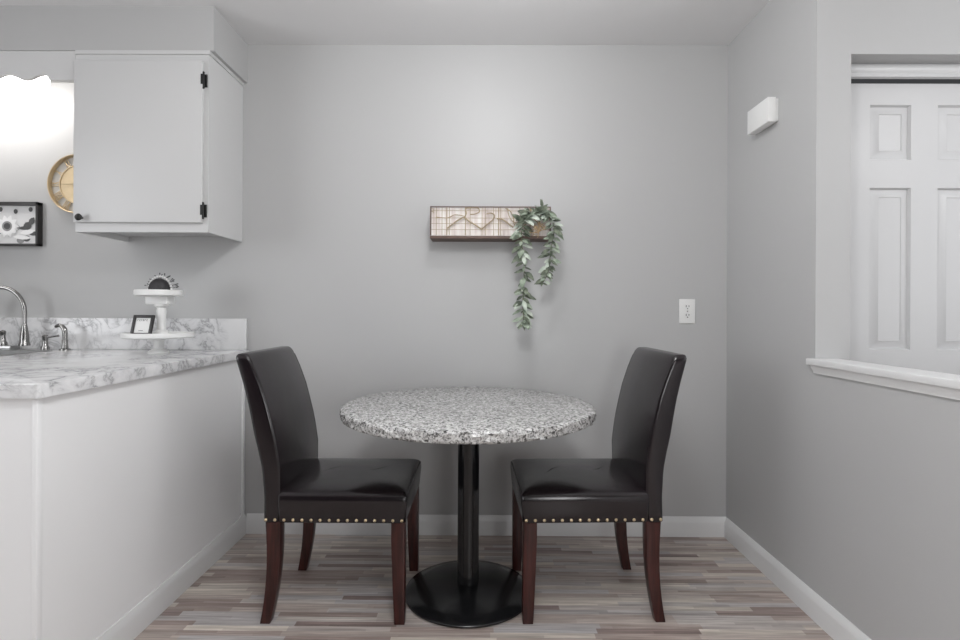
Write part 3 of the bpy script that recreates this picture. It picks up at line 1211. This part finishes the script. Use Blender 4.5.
rg = random.Random(4)
for k in range(26):       # blurred leaves of the field
    disc(rg.uniform(px0 + .03, px1 - .03), rg.uniform(pz0 + .01, pz0 + .10), rg.uniform(.012, .035), rg.uniform(.008, .02), rg.choice([2, 3, 2, 1]))
for k in range(5):
    disc(px0 + .05 + k * .075, pz1 - .035 - .01 * (k % 2), .010, .012, 3)
petal(-2.300, 1.49, R(10), 0, .075, .026, 4)
petal(-2.335, 1.472, R(-4), 0, .09, .022, 4)
petal(-2.255, 1.53, R(60), 0, .045, .03, 3)
petal(-2.285, 1.512, R(35), 0, .05, .04, 3)
fxc, fzc = -2.365, 1.524
for k in range(20):
    petal(fxc, fzc, 2 * PI * k / 20, .018, .040, .018, 1 if k % 2 else 4)
for k in range(20):
    petal(fxc, fzc, 2 * PI * (k + .5) / 20, .016, .032, .014, 4)
disc(fxc, fzc, .025, .025, 2)
disc(fxc, fzc, .017, .016, 3)
under(pr, 'print', [M['g1'], M['g1'], M['g2'], M['g3'], M['g4']], pf, fix=False)

# ------------------------------------------------------------------ tiered tray and what stands on it
ty = -.25
tr = empty('tiered_tray', (-1.468, ty, .9155), 'white two tier wooden tray on the marble counter by the backsplash', 'tray')
z_b = .9155
MB().lathe([(.001, 0), (.045, 0), (.046, .006), (.036, .014), (.022, .022), (.020, .040), (.024, .060), (.05, .069), (.001, .0695)], (0, 0, 0), 36).build('foot', M['tray'], tr, sharp=45)
MB().lathe([(.001, .0695), (.138, .0695), (.145, .074), (.145, .090), (.142, .094), (.136, .094), (.133, .089), (.001, .089)], (0, 0, 0), 64).build('lower_tier', M['tray'], tr, sharp=45)
MB().lathe([(.001, .089), (.030, .089), (.028, .100), (.018, .108), (.017, .15), (.021, .19), (.018, .205), (.030, .215), (.030, .222), (.018, .226), (.001, .226)], (0.012, 0, 0), 28).build('post', M['tray'], tr, sharp=45)
MB().box((-.045, -.03, .222), (.055, .03, .2585), bev=.004).build('collar', M['tray'], tr)
MB().lathe([(.001, .2585), (.092, .2585), (.097, .262), (.097, .282), (.094, .286), (.089, .286), (.087, .280), (.001, .280)], (0, 0, 0), 56).build('upper_tier', M['tray'], tr, sharp=45)

dm = empty('dome_ornament', (-1.468 + .008, ty - .01, .9155 + .281), 'small charcoal dome ornament ringed with white beads on the upper tray tier', 'ornament')
MB().lathe([(.044, 0), (.0445, .004), (.043, .018), (.038, .033), (.029, .046), (.017, .054), (.006, .0575), (.001, .058)], (0, 0, 0), 32).build('dome', M['dome'], dm)
mb = MB()
for k in range(15):
    a = PI * (k + .5) / 15
    c = Vector((.052 * math.cos(a), .004, .064 * math.sin(a) + .003))
    mb.lathe([(.0006, -.0052), (.0037, -.0037), (.0052, 0), (.0037, .0037), (.0006, .0052)], c, 8)
mb.build('bead_string', M['tray'], dm)
mb = MB()
rg = random.Random(8)
for k in range(22):
    a = PI * rg.uniform(.05, .95)
    c = Vector((.054 * math.cos(a), .014, .054 * math.sin(a) + .004))
    d = Vector((math.cos(a) + rg.uniform(-.6, .6), rg.uniform(-.1, .3), math.sin(a) * .9)).normalized() * rg.uniform(.012, .026)
    mb.tube([c, c + d * .5 + Vector((0, 0, .002)), c + d], .0008, 5)
    leafshape(mb, c + d * .7, d, Vector((0, -1, .3)), .010, .005, 0)
mb.build('sprigs', M['g3'], dm, fix=False)

mf = empty('small_picture_frame', (-1.505, ty - .068, .9155 + .0915), 'tiny black tabletop frame with white card on the lower tray tier', 'picture frame')
mf.rotation_euler = (R(-16), 0, R(-2))
f = MB()
W_, H_, b__ = .094, .084, .013
f.box((-W_ / 2, -.005, 0), (-W_ / 2 + b__, .005, H_), bev=.001)
f.box((W_ / 2 - b__, -.005, 0), (W_ / 2, .005, H_), bev=.001)
f.box((-W_ / 2 + b__, -.005, H_ - b__), (W_ / 2 - b__, .005, H_), bev=.001)
f.box((-W_ / 2 + b__, -.005, 0), (W_ / 2 - b__, .005, .002))
f.build('frame', M['black_wood'], mf)
c = MB()
c.box((-W_ / 2 + .006, -.0005, .001), (W_ / 2 - .006, .002, H_ - .006))
card = c.build('card', M['paper'], mf)
t = MB()
x = -.027
for k, ww in enumerate((.006, .006, .005, .006, .006, .006)):
    t.box((x, -.0012, H_ - .027), (x + .0012, -.0004, H_ - .019))
    t.box((x, -.0012, H_ - .0205), (x + ww * .8, -.0004, H_ - .019))
    if k % 2:
        t.box((x, -.0012, H_ - .027), (x + ww * .8, -.0004, H_ - .0255))
        t.box((x + ww * .8 - .0012, -.0012, H_ - .027), (x + ww * .8, -.0004, H_ - .019)) if k in (0, 3, 4) else None
    x += ww + .0025
t.build('heading_text', M['ink'], card)
MB().box((-.014, -.0012, .012), (.006, -.0004, .0145)).build('caption_text', M['ink'], card)
MB().box((-.012, .006, .0), (.012, .008, .06)).build('easel_back', M['black_wood'], mf)
